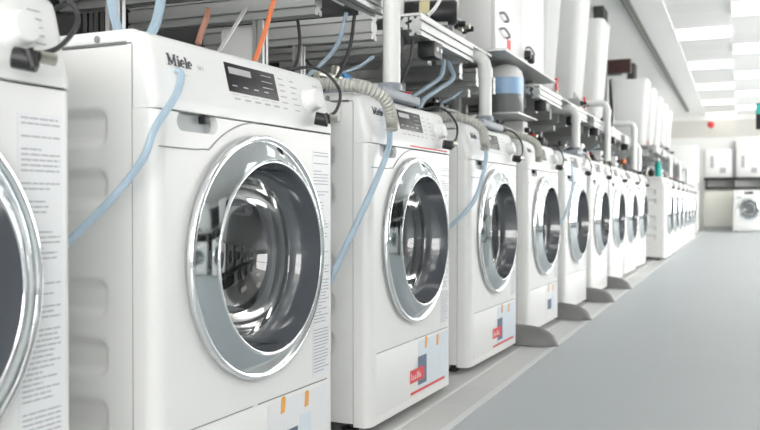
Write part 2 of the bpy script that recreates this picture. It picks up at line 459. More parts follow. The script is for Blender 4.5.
    MB().lathe([(.1765, .0335), (.173, .012), (.168, -.008), (.162, -.022), (.150, -.028)], (0, 0, DC), 'x', 96).build('door_wall', M['darkglass'], dr, angle=70)
    gp = [(.152, -.026)]
    for k in range(0, 13):
        a = k/12*PI/2; gp.append((.150*math.cos(a)**.7 if k < 12 else .0, -.029-.105*math.sin(a)))
    MB().lathe(gp, (0, 0, DC), 'x', 96).build('door_glass', M['glass'], dr, angle=70)
    MB().lathe([(.20, -.04), (.188, -.045), (.172, -.05), (.170, -.062), (.176, -.075), (.168, -.085), (.170, -.10), (.20, -.11)], (0, 0, DC), 'x', 72).build('door_gasket', M['gasket'], root, angle=60)
    dm = [(.205, -.11), (.21, -.14), (.21, -.40), (.19, -.45), (.05, -.46), (0, -.44)]
    dd = MB().lathe(dm, (0, 0, DC), 'x', 72)
    for k in range(3):
        a = 2*PI*k/3+.5; dd.tube([(-.14, .20*math.cos(a), DC+.20*math.sin(a)), (-.40, .20*math.cos(a+.15), DC+.20*math.sin(a+.15))], .022, 8)
    dd.build('drum', M['drum'], root, angle=40)
    # printed film strip down the right edge
    tx = MB().use(M['notice']).box(.0003, .0006, .200, .274, .06+.16, .70).use(M['strip_print'])
    text_lines(tx, .205, .270, .694, .225, .0017, .0068, 11, .0008, .0011); tx.build('notice_strip', None, root)
    for sx in (-.08, -.55):
        for sy in (-.25, .25):
            MB().lathe([(0, 0), (.022, 0), (.022, .008), (.010, .010), (.010, .035), (0, .035)], (sx, sy, 0), 'z', 16).build('foot', M['black'], root)
    return root
wm = make_machine()
# adhesive sheet at the lower right of the front
def sheet(root, kind):
    s = MB().box(.0014, .0019, .02, .262, .048, .196).build('sticker_sheet', M['notice'] if kind == 0 else M['sheet'], root)
    for (yy, zz) in ((.078, .187), (.172, .181)):
        MB().prism([(yy-.009, zz-.018), (yy+.006, zz-.016), (yy+.010, zz+.010), (yy+.004, zz+.016), (yy-.006, zz+.014)], .0020, .0026).build('orange_tab', M['orange_tab'], s)
    if kind == 0:
        MB().box(.0020, .0024, .06, .135, .085, .132).build('navy_print', M['navy'], s)
        MB().box(.0020, .0024, .145, .19, .07, .15).build('grey_print', M['sheet'], s)
    else:
        MB().box(.0020, .0023, .015, .082, .072, .152).build('navy_print', M['navy'], s)
        r_ = MB().box(.0024, .0028, -.045, .062, .086, .122).build('red_print', M['red'], s)
        t = MB()
        for k, (a, hh) in enumerate(((0, 1), (.014, .6), (.027, .6), (.041, 1), (.053, 1), (.064, .6))):
            t.box(.0029, .0031, -.036+a, -.036+a+.0035, .095, .095+.018*hh); t.box(.0029, .0031, -.036+a, -.036+a+.008, .095, .0975)
        t.build('white_print', M['label_white'], r_)
        MB().box(.0020, .0024, -.04, .235, .053, .0605).build('red_line', M['red'], s)
for i, (x, c) in enumerate(row):
    o = wm if i == 0 else copy_tree(wm)
    o.location = (x, c, 0); o.rotation_euler.z = TURN*(1.5 if i == 1 else 1)
    o['group'] = 'row of washing machines'
    o['category'] = 'washing machine'
    o['label'] = {
        0: 'white washing machine nearest the camera, cut off by the left edge',
        1: 'large white washing machine facing the aisle, second from the camera, whole door in view',
        2: 'third white washing machine from the camera, red and navy sticker low on its front',
        3: 'fourth white washing machine from the camera, standing just before the first grey floor pipe',
        10: 'white washing machine set further into the aisle, its blank side showing behind the tenth'}.get(
        i, ('white washing machine with chrome door, %s in the row from the camera' % ORD[i].replace(' nearest', '')))
WMS = [o for o in COL.objects if o.name.startswith('washing_machine')]
WMS.sort(key=lambda o: o.location.y)
sheet(WMS[1], 0); sheet(WMS[2], 1); sheet(WMS[3], 1); sheet(WMS[4], 0)
t = MB(); text_lines(t, -.04, .26, .7465, .741, .004, .008, 5, .0004, .0012, False)
tag(t.build('red_print', M['red'], WMS[2]), 'line of small red print')

# ------------------------------------------------------------------ test bench frames behind and above the machines
def extr(b, axis, a0, a1, u, w, su, sw):
    # slotted aluminium extrusion: section su x sw centred on (u, w), grooves on each face
    g = .008
    def sec():
        hu, hw = su/2, sw/2; P = []
        def side(n, L):
            k = max(1, round(L/.04)); return [(-L/2+(i+.5)*L/k) for i in range(k)]
        for c in side(0, su): P += [(c-.004, -hw), (c-.004, -hw+g), (c+.004, -hw+g), (c+.004, -hw)]
        P = [(-hu, -hw)]+P+[(hu, -hw)]
        for c in side(0, sw): P += [(hu, c-.004), (hu-g, c-.004), (hu-g, c+.004), (hu, c+.004)]
        P += [(hu, hw)]
        for c in reversed(side(0, su)): P += [(c+.004, hw), (c+.004, hw-g), (c-.004, hw-g), (c-.004, hw)]
        P += [(-hu, hw)]
        for c in reversed(side(0, sw)): P += [(-hu, c+.004), (-hu+g, c+.004), (-hu+g, c-.004), (-hu, c-.004)]
        return P
    P = sec(); n = len(P); vs = []
    for a in (a0, a1):
        for (p, q) in P:
            if axis == 'x': vs.append((a, u+p, w+q))
            elif axis == 'y': vs.append((u+p, a, w+q))
            else: vs.append((u+p, w+q, a))
    fs = [(i, (i+1) % n, n+(i+1) % n, n+i) for i in range(n)]+[tuple(range(n-1, -1, -1)), tuple(range(n, 2*n))]
    return b.add(vs, fs)
def make_frame(deck=True, beams=True, shelf=False):
    r = empty('test_bench_frame')
    for yy in (-.405, .405):
        extr(MB(), 'z', 0, 2.12, -.78, yy, .04, .04).build('post', M['dark_post'], r)
    if beams: extr(MB(), 'y', -.60, -.03, -.10, 1.141, .04, .06).build('front_beam', M['alu'], r)
    if beams: extr(MB(), 'y', -.60, -.03, -.145, 1.151, .04, .04).build('inner_beam', M['alu'], r)
    for yy in (-.54, -.27, .10):
        extr(MB(), 'x', -.755, -.168, yy, 1.108, .04, .074).build('cross_beam', M['alu'], r)
    extr(MB(), 'z', .872, 1.071, -.34, -.27, .03, .03).build('strut', M['alu'], r)
    extr(MB(), 'z', .872, 1.071, -.42, .10, .03, .03).build('strut', M['alu'], r)
    extr(MB(), 'y', -.42, .42, -.74, .98, .04, .04).build('rear_beam', M['alu_dark'], r)
    MB().box(-.775, -.765, -.395, .395, .45, 1.45, .002).build('dark_backing', M['backing_dark'], r)  # near-black sheet added to keep the background behind the rack dark
    if deck:
        MB().box(-.54, -.082, -.60, .24, 1.172, 1.182, .002).build('deck_plate', M['alu'], r)
    if shelf: MB().box(-.44, -.10, -.10, .30, 1.000, 1.008, .001).build('lower_shelf', M['alu'], r)
    elif deck: extr(MB(), 'x', -.72, -.17, .22, 1.03, .03, .03).build('lower_beam', M['alu'], r)
    return r
fr0 = make_frame(); used = False
frames = {}
for i in range(1, 17):
    x, c = row[i]
    if i == 4: o = make_frame(False, False, True)
    elif i in (1, 2): o = make_frame(False)
    elif not used: o = fr0; used = True
    else: o = copy_tree(fr0)
    o.location = (x, c, 0); frames[i] = o
    tag(o, 'grey slotted aluminium test frame rising behind the %s' % mac(i), 'frame', 'aluminium frames over the row')

# white waste pipes with an elbow, each over a grey funnel
def make_pipe(up=0):
    r = MB()
    r.tube([(-.05, 0, .8955), (-.05, 0, 1.09+up), (-.054, 0, 1.115+up), (-.068, 0, 1.135+up), (-.09, 0, 1.144+up), (-.24, 0, 1.144+up)], .0245, 20)
    r.tube([(-.05, 0, 1.06+up), (-.05, 0, 1.095+up)], .028, 20)
    return r
pm = make_pipe().mesh('waste_pipe'); pm.materials.append(M['pvc'])
pipes = [(2, -.055), (3, .03), (5, .25), (7, -.19), (9, -.20), (9, .20), (11, .0), (13, .0), (15, .0)]
tall = make_pipe(.17).mesh('waste_pipe')
tall.materials.append(M['pvc'])
for i, dy in pipes:
    x, c = row[i]; c += dy-.01
    o = bpy.data.objects.new('waste_pipe', tall if dy < -.03 else pm); COL.objects.link(o); o.location = (x, c+.01, 0)
    tag(o, 'white upright waste pipe standing on %s%s' % (('the near end of the ' if dy == -.20 else 'the far end of the ' if dy == .20 else 'the '), mac(i)), 'pipe', 'white waste pipes')
def make_funnel():
    r = empty('drip_funnel')
    MB().box(-.20, -.014, -.13, .15, .8664, .893, .008).build('tray', M['slab'], r)
    m = Matrix.Translation((-.148, -.02, .912)) @ Matrix.Rotation(math.radians(8), 4, 'X')
    MB().box(-.048, .048, -.085, .085, -.004, .004, .002, 2, m).build('cover_plate', M['alu_dark'], r)
    MB().lathe([(.034, .8935), (.034, .91), (.030, .915)], (-.05, 0, 0), 'z', 20).build('collar', M['slab'], r)
    return r
f0 = make_funnel()
for i, dy in pipes:
    if i in (7, 9) or i > 10: continue
    x, c = row[i]; o = f0 if i == 2 else copy_tree(f0); o.location = (x, c+dy-.01, 0)
    tag(o, 'blue grey drip funnel on top of the %s' % mac(i), 'funnel', 'grey drip funnels')

# ivory corrugated hoses drooping between the machines
def corr(pts, r):
    P = catmull([Vector(p) for p in pts], 26)
    return MB().tube(P, r, 14, 0, True, lambda i, n: r*(1+.16*math.cos(i*2*PI/4)))
hm = corr([(-.22, -.44, .86), (-.20, -.41, .885), (-.15, -.37, .883), (-.09, -.345, .880), (-.02, -.335, .872), (.024, -.29, .845), (.025, -.245, .80), (.022, -.235, .770)], .0145).mesh('corrugated_hose', 60)
hm.materials.append(M['corrug'])
for i in range(2, 5):
    x, c = row[i]; o = bpy.data.objects.new('corrugated_hose', hm); COL.objects.link(o); o.location = (x, c, 0)
    tag(o, 'ivory corrugated hose bending over the left front corner of the %s' % mac(i), 'hose', 'corrugated drain hoses')
# white trays bridging the gaps
def make_tray():
    b = MB().box(-.34, -.09, -.116, .116, .792, .797, .001)
    b.box(-.34, -.09, -.116, -.111, .797, .835).box(-.34, -.09, .111, .116, .797, .835).box(-.095, -.09, -.111, .111, .797, .835).box(-.34, -.335, -.111, .111, .797, .835)
    return b
tm = make_tray().mesh('gap_tray'); tm.materials.append(M['plastic_white'])
for i in range(1, 10):
    x, c = row[i]; o = bpy.data.objects.new('gap_tray', tm); COL.objects.link(o); o.location = (x, c+PITCH/2, 0)
    tag(o, 'shallow white tray bridging the gap behind the %s' % mac(i), 'tray', 'white trays in the gaps')

# clip-on sensors at the dials with a black lead
def make_sensor():
    r = empty('dial_sensor')
    MB().tube([(.016, .206, .764), (.040, .220, .759)], .0135, 12).tube([(.038, .208, .773), (.044, .212, .751)], .006, 8).build('clip', M['black'], r)
    MB().tube([(.036, .227, .767), (.044, .246, .765)], .008, 10).build('tip', M['brass'], r)
    MB().tube([(.036, .218, .766), (.04, .26, .785), (.026, .308, .83), (.0, .305, .868), (-.025, .275, .882), (-.05, .24, .876), (-.075, .215, .8705)], .0035, 8, 8).build('lead', M['black_rubber'], r)
    return r
s0 = make_sensor()
for i in range(0, 17):
    x, c = row[i]; o = s0 if i == 0 else copy_tree(s0); o.location = (x, c-(.022 if i == 0 else .008), 0)
    tag(o, 'black clip-on sensor with lead at the dial of the %s' % mac(i), 'sensor', 'sensors clipped to the dials')

# fittings on machine tops: steel valve with blue cap, short bright blue hose
def make_valve():
    r = empty('inlet_valve')
    MB().tube([(-.22, -.46, .895), (-.22, -.29, .905)], .011, 12).tube([(-.22, -.40, .8265), (-.22, -.40, .90)], .010, 10).tube([(-.22, -.36, .885), (-.22, -.34, .93)], .014, 10).build('valve_body', M['brass'], r)
    MB().tube([(-.22, -.305, .904), (-.22, -.265, .907)], .016, 14).build('cap', M['blue_strong'], r)
    return r
v0 = make_valve()
for i in range(2, 17):
    x, c = row[i]; o = v0 if i == 2 else copy_tree(v0); o.location = (x, c+.28, .04)
    tag(o, 'steel inlet valve with a blue cap on the %s' % mac(i), 'valve', 'inlet valves with blue caps')
hb = MB().tube([(-.10, .312, .846), (-.11, .36, .848), (-.13, .42, .85), (-.16, .46, .848)], .008, 10, 8).mesh('blue_hose'); hb.materials.append(M['blue_strong'])
for i in range(1, 7):
    x, c = row[i]; o = bpy.data.objects.new('blue_hose', hb); COL.objects.link(o); o.location = (x, c, 0)
    tag(o, 'short bright blue hose lying in the gap beyond the %s' % mac(i), 'hose', 'short blue hoses')

# motors and pumps
def make_motor():
    r = empty('drive_motor')
    MB().lathe([(0, -.16), (.036, -.16), (.043, -.150), (.043, .05), (.036, .06), (.02, .062), (.02, .09), (0, .09)], (0, 0, .047), 'y', 28).build('housing', M['black'], r)
    MB().lathe([(.0435, -.07), (.0438, -.035)], (0, 0, .047), 'y', 28).build('rating_label', M['yellow'], r)
    MB().lathe([(.0435, .015), (.0438, .035)], (0, 0, .047), 'y', 28).build('label_band', M['yellow'], r)
    MB().box(-.03, .03, -.13, .03, 0, .012, .002).build('foot', M['alu_dark'], r)
    return r
m0 = make_motor()
for n_, i in enumerate((3,)):
    x, c = row[i]; o = m0 if n_ == 0 else copy_tree(m0); o.location = (x-.20, c-.38, 1.1825); o.rotation_euler.z = PI/2+.25
    tag(o, 'black cylindrical motor with yellow labels on the deck above the %s' % mac(i), 'motor')
def make_pump():
    r = empty('circulation_pump')
    MB().lathe([(0, .05), (.03, .05), (.048, .045), (.055, .03), (.055, -.03), (.045, -.05), (0, -.05)], (0, 0, .07), 'x', 28).build('volute', M['black'], r)
    MB().lathe([(0, .066), (.018, .066), (.022, .05)], (0, 0, .07), 'x', 20).build('inlet', M['grey_pipe'], r)
    MB().box(-.05, .04, -.045, .045, 0, .016, .003).build('base', M['alu_dark'], r)
    MB().tube([(0, 0, .12), (0, .005, .148)], .012, 12).build('outlet', M['black'], r)
    return r
p0 = make_pump(); n_ = 0
for i in (3, 4, 5, 6, 7, 8, 10, 11, 12, 13, 14, 15, 16):
    x, c = row[i]
    for (dx, dy, s) in ((-.30, .20, 1.0), (-.16, -.24, .62)):
        if i == 4 and s == 1.0: continue
        o = p0 if n_ == 0 else copy_tree(p0); n_ += 1
        o.location = (x+dx, c+dy, .866); o.scale = (s, s, s)
        tag(o, '%s black pump on top of the %s' % ('large' if s == 1.0 else 'small', mac(i)), 'pump', 'pumps on the machine tops')
# black connector blocks hanging under the front beams
def make_block():
    r = empty('connector_block')
    MB().box(-.03, .03, -.04, .04, -.052, 0, .004).build('housing', M['black'], r)
    for yy in (-.02, .02): MB().lathe([(0, .004), (.008, .004), (.009, 0)], (.03, yy, -.026), 'x', 14).build('plug', M['alu'], r)
    return r
b0 = make_block()
for n_, i in enumerate((3, 5, 6, 7, 8, 9)):
    x, c = row[i]; o = b0 if n_ == 0 else copy_tree(b0); o.location = (x-.10, c-.46, 1.111)
    tag(o, 'black connector block under the beam above the %s' % mac(i), 'connector', 'connector blocks under the beams')
# grey control boxes and white boxes
def make_box():
    r = empty('terminal_box')
    MB().box(-.05, .05, -.05, .05, 0, .13, .006).build('case', M['plastic_white'], r)
    MB().lathe([(0, .024), (.012, .024), (.014, 0)], (.05, -.01, .085), 'x', 16).build('knob', M['black'], r)
    MB().box(.0495, .052, -.035, .035, .02, .05).build('face_label', M['grey_mid'], r)
    return r
x0_ = make_box()
for n_, i in enumerate((2, 4, 6, 7, 8, 10, 11, 12)):
    x, c = row[i]; o = x0_ if n_ == 0 else copy_tree(x0_); o.location = (x-.42 if i == 2 else x-.20, c+(-.23 if i == 2 else .26), .8665); o.scale = (1, .6, 1.5) if i == 2 else (1, 1, 1)
    tag(o, 'small white terminal box with a black knob on the %s' % mac(i), 'box', 'terminal boxes')

# grey valve manifolds, steel couplings and thin tubes crowding the machine tops
def make_manifold():
    r = empty('valve_manifold')
    MB().box(-.045, .045, -.11, .11, 0, .085, .004).build('block', M['grey_mid'], r)
    for k in range(3):
        MB().lathe([(0, .05), (.012, .05), (.014, .02), (.02, .018), (.02, 0)], (.045, -.07+.07*k, .045), 'x', 14).build('solenoid', M['black'] if k != 1 else M['brass'], r)
    MB().tube([(0, -.07, .085), (0, -.07, .125), (0, .07, .125), (0, .07, .085)], .009, 10).build('loop_pipe', M['brass'], r)
    return r
g0 = make_manifold(); n_ = 0
for i in range(2, 17):
    x, c = row[i]; o = g0 if n_ == 0 else copy_tree(g0); n_ += 1; o.location = (x-.50, c-.08, .8665)
    tag(o, 'grey valve manifold with dark solenoids towards the back of the %s' % mac(i), 'manifold', 'valve manifolds')
for i in (3, 6, 11, 12):
    x, c = row[i]; o = copy_tree(g0); o.location = (x-.13, c-.16, 1.1823); o.scale = (.8, .7, .8)
    tag(o, 'grey valve manifold on the deck above the %s' % mac(i), 'manifold', 'valve manifolds on the decks')
def make_coupling():
    r = empty('hose_coupling')
    MB().tube([(0, -.05, .016), (0, .05, .016)], .012, 12).tube([(0, -.012, .016), (0, .012, .016)], .016, 8).tube([(0, .02, .016), (0, .02, .05)], .008, 10).build('body', M['brass'], r)
    MB().box(-.006, .03, .014, .026, .05, .056, .002).build('lever', M['red'], r)
    return r
c0 = make_coupling(); n_ = 0
for i in (2, 4, 6, 7, 8, 10, 11, 12):
    x, c = row[i]
    for (dx, dy) in ((-.10, .15), (-.26, .04)):
        o = c0 if n_ == 0 else copy_tree(c0); n_ += 1; o.location = (x+dx, c+dy, .8665); o.rotation_euler.z = .3 if dy > .1 else -.9
        tag(o, 'steel coupling with red lever, %s of the %s' % ('front top' if dy > .1 else 'middle top', mac(i)), 'coupling', 'steel hose couplings')
th = [MB().tube([(-.27, -.10, .871), (-.264, -.02, .94), (-.20, .12, .95), (-.15, .17, .90), (-.15, .185, .871)], .0045, 8, 8).mesh('thin_tube'),
      MB().tube([(-.34, -.05, .872), (-.31, .0, .94), (-.21, .06, .985), (-.16, .08, 1.02)], .0055, 8, 8).mesh('thin_tube'),
      MB().tube([(-.38, .05, .871), (-.36, .07, .93), (-.35, .08, .98), (-.37, .05, 1.02)], .004, 8, 8).mesh('thin_tube')]
for me, m_ in zip(th, (M['pvc'], M['clear_tube'], M['black_rubber'])): me.materials.append(m_)
for i in range(2, 13):
    x, c = row[i]
    if i == 9: continue
    for k, me in enumerate(th):
        if (i == 4 and k) or i == 5: continue
        o = bpy.data.objects.new('thin_tube', me); COL.objects.link(o); o.location = (x, c, 0)
        tag(o, '%s tube above the %s' % (('thin white looping', 'pale blue rising', 'thin black rising')[k], mac(i)), 'tube', 'thin tubes on the machine tops')

# ------------------------------------------------------------------ hoppers on the decks
def make_hopper():
    r = empty('dosing_hopper')
    L = [(.045, .045, .0), (.045, .045, .02), (.12, .14, .055), (.150, .175, .10), (.20, .225, .80), (.207, .232, .80), (.207, .232, .812)]
    vs = []; nn = 0
    for (a, c, z) in L:
        ring = []; rad = min(a, c)*.28
        for (sx, sy, st) in ((1, 1, 0), (-1, 1, 90), (-1, -1, 180), (1, -1, 270)):
            for k in range(5):
                an = math.radians(st+k*22.5); ring.append((sx*(a-rad)+rad*math.cos(an), sy*(c-rad)+rad*math.sin(an), z))
        nn = len(ring); vs += ring
    fs = []
    for i in range(len(L)-1):
        for k in range(nn): fs.append((i*nn+k, i*nn+(k+1) % nn, (i+1)*nn+(k+1) % nn, (i+1)*nn+k))
    fs.append(tuple(range((len(L)-1)*nn, len(L)*nn)))
    MB().add(vs, fs).build('tank', M['hopper'], r)
    MB().tube([(.04, 0, .022), (.21, .0, .022)], .014, 14).tube([(.19, 0, .02), (.19, 0, .058)], .008, 8).build('outlet_valve', M['brass'], r)
    MB().box(.180, .200, -.035, .035, .056, .066, .002).build('valve_handle', M['red'], r)
    MB().box(-.06, .06, -.06, .06, .0003, .012, .002).build('base_flange', M['plastic_white'], r)
    return r
h0 = make_hopper()
upright = MB().box(.184, .198, -.014, .014, .05, .125, .003).mesh('valve_handle'); upright.materials.append(M['red'])
hop = [(-1.19, 3.17, 1.183, 3), (-1.17, 5.02, 1.182, 5), (-1.17, 6.0, 1.182, 6), (-1.17, 6.98, 1.182, 7),
       (-1.17, 10.42, 1.182, 11), (-1.17, 11.3, 1.182, 12), (-1.17, 12.2, 1.182, 13), (-1.17, 13.1, 1.182, 14), (-1.17, 14.0, 1.182, 15)]
for n_, (x, y, z, i) in enumerate(hop):
    o = h0 if n_ == 0 else copy_tree(h0); o.location = (x, y, 1.1835)
    if n_:
        for ch in children(o):
            if ch.name.startswith('valve_handle'): ch.data = upright
    tag(o, 'tall milky white hopper on the deck above the %s' % mac(i), 'hopper', 'milky hoppers on the decks')

# wall cabinet, jar
r = empty('white_cabinet', (XF-.16, 4.25, 1.25)); tag(r, 'white two-door steel cabinet with a small red label, left of the tall hoppers', 'cabinet')
MB().box(-.36, -.02, -.50, .52, .012, .85, .004).build('case', M['enamel'], r)
for (a, c) in ((-.498, .008), (.014, .518)):
    d = MB().box(-.02, 0, a, c, .016, .846, .004).build('door', M['enamel'], r)
    MB().tube([(0, a+.07, .12), (.022, a+.08, .12), (.022, a+.17, .10), (0, a+.18, .10)], .006, 10, 4).build('handle', M['alu_dark'], d)
    if a < 0:
        MB().box(0, .0015, a+.20, a+.27, .03, .10).build('red_label', M['red'], d)
        MB().tube([(0, a+.07, .19), (.02, a+.08, .19), (.02, a+.15, .17), (0, a+.16, .17)], .006, 10, 4).build('catch', M['alu_dark'], d)
    else:
        for k in range(2): MB().lathe([(0, .03), (.02, .03), (.024, .02), (.024, 0)], (0, a+.06+.07*k, .08-.01*k), 'x', 18).build('knob', M['black'], d)
MB().box(-.56, .06, -.55, .56, 0, .012, .002).build('base_plate', M['alu'], r)
for yy, zz in ((-.49, -.1045), (.45, -.067)):
    MB().box(-.08, -.04, yy-.015, yy+.015, zz, 0).build('support', M['alu'], r)
r = empty('dosing_jar', (-1.02, 4.005, 1.0085)); tag(r, 'clear domed jar with a pale blue band under the white cabinet', 'jar')
MB().lathe([(0, 0), (.080, 0), (.084, .006), (.084, .16)], (0, 0, 0), 'z', 36).build('jar_body', M['jar'], r)
MB().lathe([(.084, .16), (.076, .195), (.054, .217), (.025, .227), (0, .229)], (0, 0, 0), 'z', 36).build('dome', M['plastic_white'], r)
MB().lathe([(.0848, .085), (.0848, .162)], (0, 0, 0), 'z', 36).build('blue_band', M['blue_liquid'], r)
MB().lathe([(0, .004), (.076, .004), (.076, .07), (0, .07)], (0, 0, 0), 'z', 30).build('dark_backdrop', M['black'], r)  # black core stands in for the dark background seen through the clear jar

# dark sign box and tall dark trunks behind the hoppers
r = empty('dark_box', (-1.26, 10.06, 2.05)); tag(r, 'dark maroon box on top of the frame behind the white hoppers', 'box')
MB().box(-.13, .13, -.05, .05, 0, .15, .004).build('case', M['maroon'], r)
MB().box(-.12, .12, -.056, -.05, .01, .14).build('face', M['maroon'], r)
MB().box(-.1985, .02, -.03, .10, -.01, 0).build('bracket', M['dark_post'], r)
def trunk(z0, z1):
    b = MB()
    for k in range(3): b.box(-.05, .05, -.16+k*.11, -.075+k*.11, z0, z1, .006)
    b.box(-.045, .045, -.15, .14, z1-.08, z1-.04)
    me = b.mesh('cable_trunk'); me.materials.append(M['dark_post']); return me
t_a, t_b = trunk(0, ZC-.013), trunk(1.5, ZC-.013)
for n_, (x, y, me, l) in enumerate(((-1.30, 8.93, t_a, 'tall charcoal cable trunk rising to the ceiling behind the third tall hopper'), (-1.41, 12.65, t_b, 'charcoal cable trunk hanging from the ceiling behind the far hoppers, nearer one'),
                                 (-1.41, 14.6, t_b, 'charcoal cable trunk hanging from the ceiling behind the far hoppers, farther one'))):
    o = bpy.data.objects.new('cable_trunk', me); COL.objects.link(o); o.location = (x, y, 0)
    tag(o, l, 'cable trunk', 'charcoal cable trunks')

# teal bottle on the machine set into the aisle, dark orange canister before it
r = empty('teal_bottle', (-.80, 9.62, .8665)); tag(r, 'small teal bottle on top of the machine set into the aisle', 'bottle')
MB().lathe([(0, 0), (.032, 0), (.034, .01), (.034, .13), (.014, .16), (.014, .175), (0, .175)], (0, 0, 0), 'z', 20).build('body', M['teal'], r)
MB().lathe([(0, .20), (.016, .20), (.016, .172), (0, .172)], (0, 0, 0), 'z', 16).build('cap', M['label_white'], r)
r = empty('orange_canister', (-1.03, 8.55, .8620)); tag(r, 'dark canister with an orange cap on the machine before the teal bottle', 'canister')
MB().lathe([(0, .008), (.085, .008), (.09, .02), (.09, .17), (.06, .19), (0, .19)], (0, 0, 0), 'z', 24).build('body', M['black'], r)
MB().lathe([(0, .19), (.05, .19), (.05, .25), (.04, .262), (0, .262)], (0, 0, 0), 'z', 24).build('cap', M['orange'], r); r.scale = (.57, .57, .57)

# ------------------------------------------------------------------ loose tubes and cables
def tube(name, pts, r, m, label, cat, sm=10, n=10):
    return tag(MB().tube(pts, r, n, sm).build(name, m), label, cat)
tube('blue_tube', [(-.850, 1.188, .802), (-.838, 1.182, .792), (-.826, 1.15, .755), (-.828, 1.10, .70), (-.842, 1.09, .655), (-.885, 1.085, .604), (-.915, 1.02, .535), (-.95, .97, .48)], .0062, M['clear_tube'],
     'pale blue tube crossing the front left edge of the second nearest washing machine', 'tube')
tube('blue_tube', [(-.856, 2.10, .835), (-.842, 2.095, .79), (-.828, 2.06, .73), (-.821, 1.97, .65), (-.835, 1.90, .56), (-.866, 1.84, .45), (-.88, 1.82, .40)], .0075, M['clear_tube'],
     'pale blue tube hanging at the front left edge of the third nearest washing machine', 'tube')
tube('blue_tube', [(-.862, 2.995, .86), (-.832, 2.99, .78), (-.823, 2.93, .70), (-.828, 2.82, .59), (-.866, 2.71, .52), (-.90, 2.66, .48)], .0070, M['clear_tube'],
     'pale blue tube hanging at the front left edge of the fourth nearest washing machine', 'tube')
tube('blue_tube', [(-.838, 4.72, .80), (-.828, 4.70, .70), (-.823, 4.59, .61), (-.83, 4.42, .50), (-.88, 4.40, .45)], .0065, M['clear_tube'],
     'pale blue tube hanging at the front left edge of the sixth nearest washing machine', 'tube')
tube('blue_tube', [(-.99, 1.22, .875), (-.985, 1.20, .90), (-.99, 1.185, .96), (-1.02, 1.17, 1.03), (-1.03, 1.175, 1.06)], .008, M['clear_tube'],
     'pale blue tube rising behind the top left corner of the second nearest washing machine', 'tube')
tube('blue_tube', [(-1.0, 1.30, .876), (-.985, 1.315, .92), (-.985, 1.33, 1.0), (-1.02, 1.33, 1.09), (-1.03, 1.30, 1.17)], .009, M['clear_tube'],
     'thick pale blue tube rising behind the lettering of the second nearest washing machine', 'tube')
tube('blue_tube', [(-1.10, .93, .868), (-1.09, 1.0, .895), (-1.06, 1.10, .93), (-1.05, 1.20, .98), (-1.06, 1.27, 1.09)], .0065, M['blue_tube'],
     'slanting blue tube in the upper left behind the two nearest machines', 'tube')
tube('steel_rod', [(-1.054, 1.6, 0.896), (-1.044, 1.62, 0.924), (-1.036, 1.68, 0.996), (-1.042, 1.72, 1.032)], .0045, M['alu'], 'thin grey steel rod slanting up to the beam left of the bright orange hose', 'rod', 4)
tube('blue_tube', [(-1.06, 1.95, .868), (-1.02, 2.02, .93), (-.985, 2.08, 1.0), (-.965, 2.10, 1.09)], .0055, M['clear_tube'],
     'pale blue tube behind the dial of the second nearest washing machine', 'tube')
for k, (dx, dy) in enumerate(((0, 0), (.03, .05))):
    tube('blue_tube', [(-1.03+dx, 2.70+dy, .868), (-1.02+dx, 2.72+dy, .93), (-1.0+dx, 2.82+dy, .98), (-.97+dx, 2.90+dy, 1.03), (-.965, 2.92+dy, 1.09)], .0075, M['clear_tube'],
         ('%s pale blue tube hanging under the beam above the fourth nearest washing machine' % ('left' if k == 0 else 'right')), 'tube')
tube('orange_hose', [(-1.158, 1.7, 0.954), (-1.157, 1.71, 0.979), (-1.156, 1.73, 1.016), (-1.164, 1.75, 1.044)], .0075, M['copper'], 'dull orange hose behind the lettered side of the second nearest machine', 'hose')
tube('orange_hose', [(-0.955, 1.6, 0.876), (-0.954, 1.62, 0.903), (-0.955, 1.66, 0.968), (-0.958, 1.7, 1.038), (-0.959, 1.72, 1.074)], .0055, M['orange'], 'bright orange hose behind the display of the second nearest machine', 'hose')
tube('black_cable', [(-1.2, 2.10, .872), (-1.15, 2.12, .93), (-1.12, 2.13, 1.02), (-1.13, 2.11, 1.17)], .0045, M['black_rubber'], 'black cable hanging left of the first white waste pipe', 'cable')
tube('black_cable', [(-1.05, 2.07, .872), (-1.0, 2.11, .92), (-.97, 2.13, 1.0), (-.955, 2.13, 1.09)], .005, M['black_rubber'], 'black cable beside the pale tube behind the second nearest dial', 'cable')
tube('black_cable', [(-1.05, 2.50, .868), (-.98, 2.52, .95), (-.95, 2.53, 1.02), (-.94, 2.54, 1.09)], .0045, M['black_rubber'], 'black cable just right of the first white waste pipe', 'cable')
tube('black_cable', [(-1.15, 1.08, .868), (-1.08, 1.13, .90), (-1.05, 1.22, .96), (-1.03, 1.32, 1.03), (-1.02, 1.38, 1.09)], .005, M['black_rubber'], 'black cable looping behind the top left of the second nearest machine', 'cable')
tube('white_cable', [(-.935, 2.66, 1.190), (-.915, 2.68, 1.22), (-.905, 2.72, 1.27), (-.93, 2.75, 1.279)], .006, M['pvc'], 'white cord over the black motor behind the first white waste pipe', 'cord')
corrm = corr([(-1.20, .72, .885), (-1.15, .86, .888), (-1.12, .98, .91), (-1.12, 1.06, .98), (-1.14, 1.10, 1.09)], .019).build('corrugated_hose', M['corrug'], angle=60)
tag(corrm, 'grey ribbed hose rising between the two nearest machines', 'hose')
# small white jug above the motor behind the first waste pipe
r = empty('white_jug', (-1.06, 2.622, 1.1825)); tag(r, 'white plastic jug behind the black motor by the first white waste pipe', 'jug')
MB().lathe([(0, 0), (.05, 0), (.055, .01), (.055, .12), (.03, .15), (.018, .155), (.018, .175), (0, .175)], (0, 0, 0), 'z', 24).build('body', M['plastic_white'], r)
MB().lathe([(0, .20), (.022, .20), (.022, .172), (0, .172)], (0, 0, 0), 'z', 18).build('cap', M['blue_tube'], r)

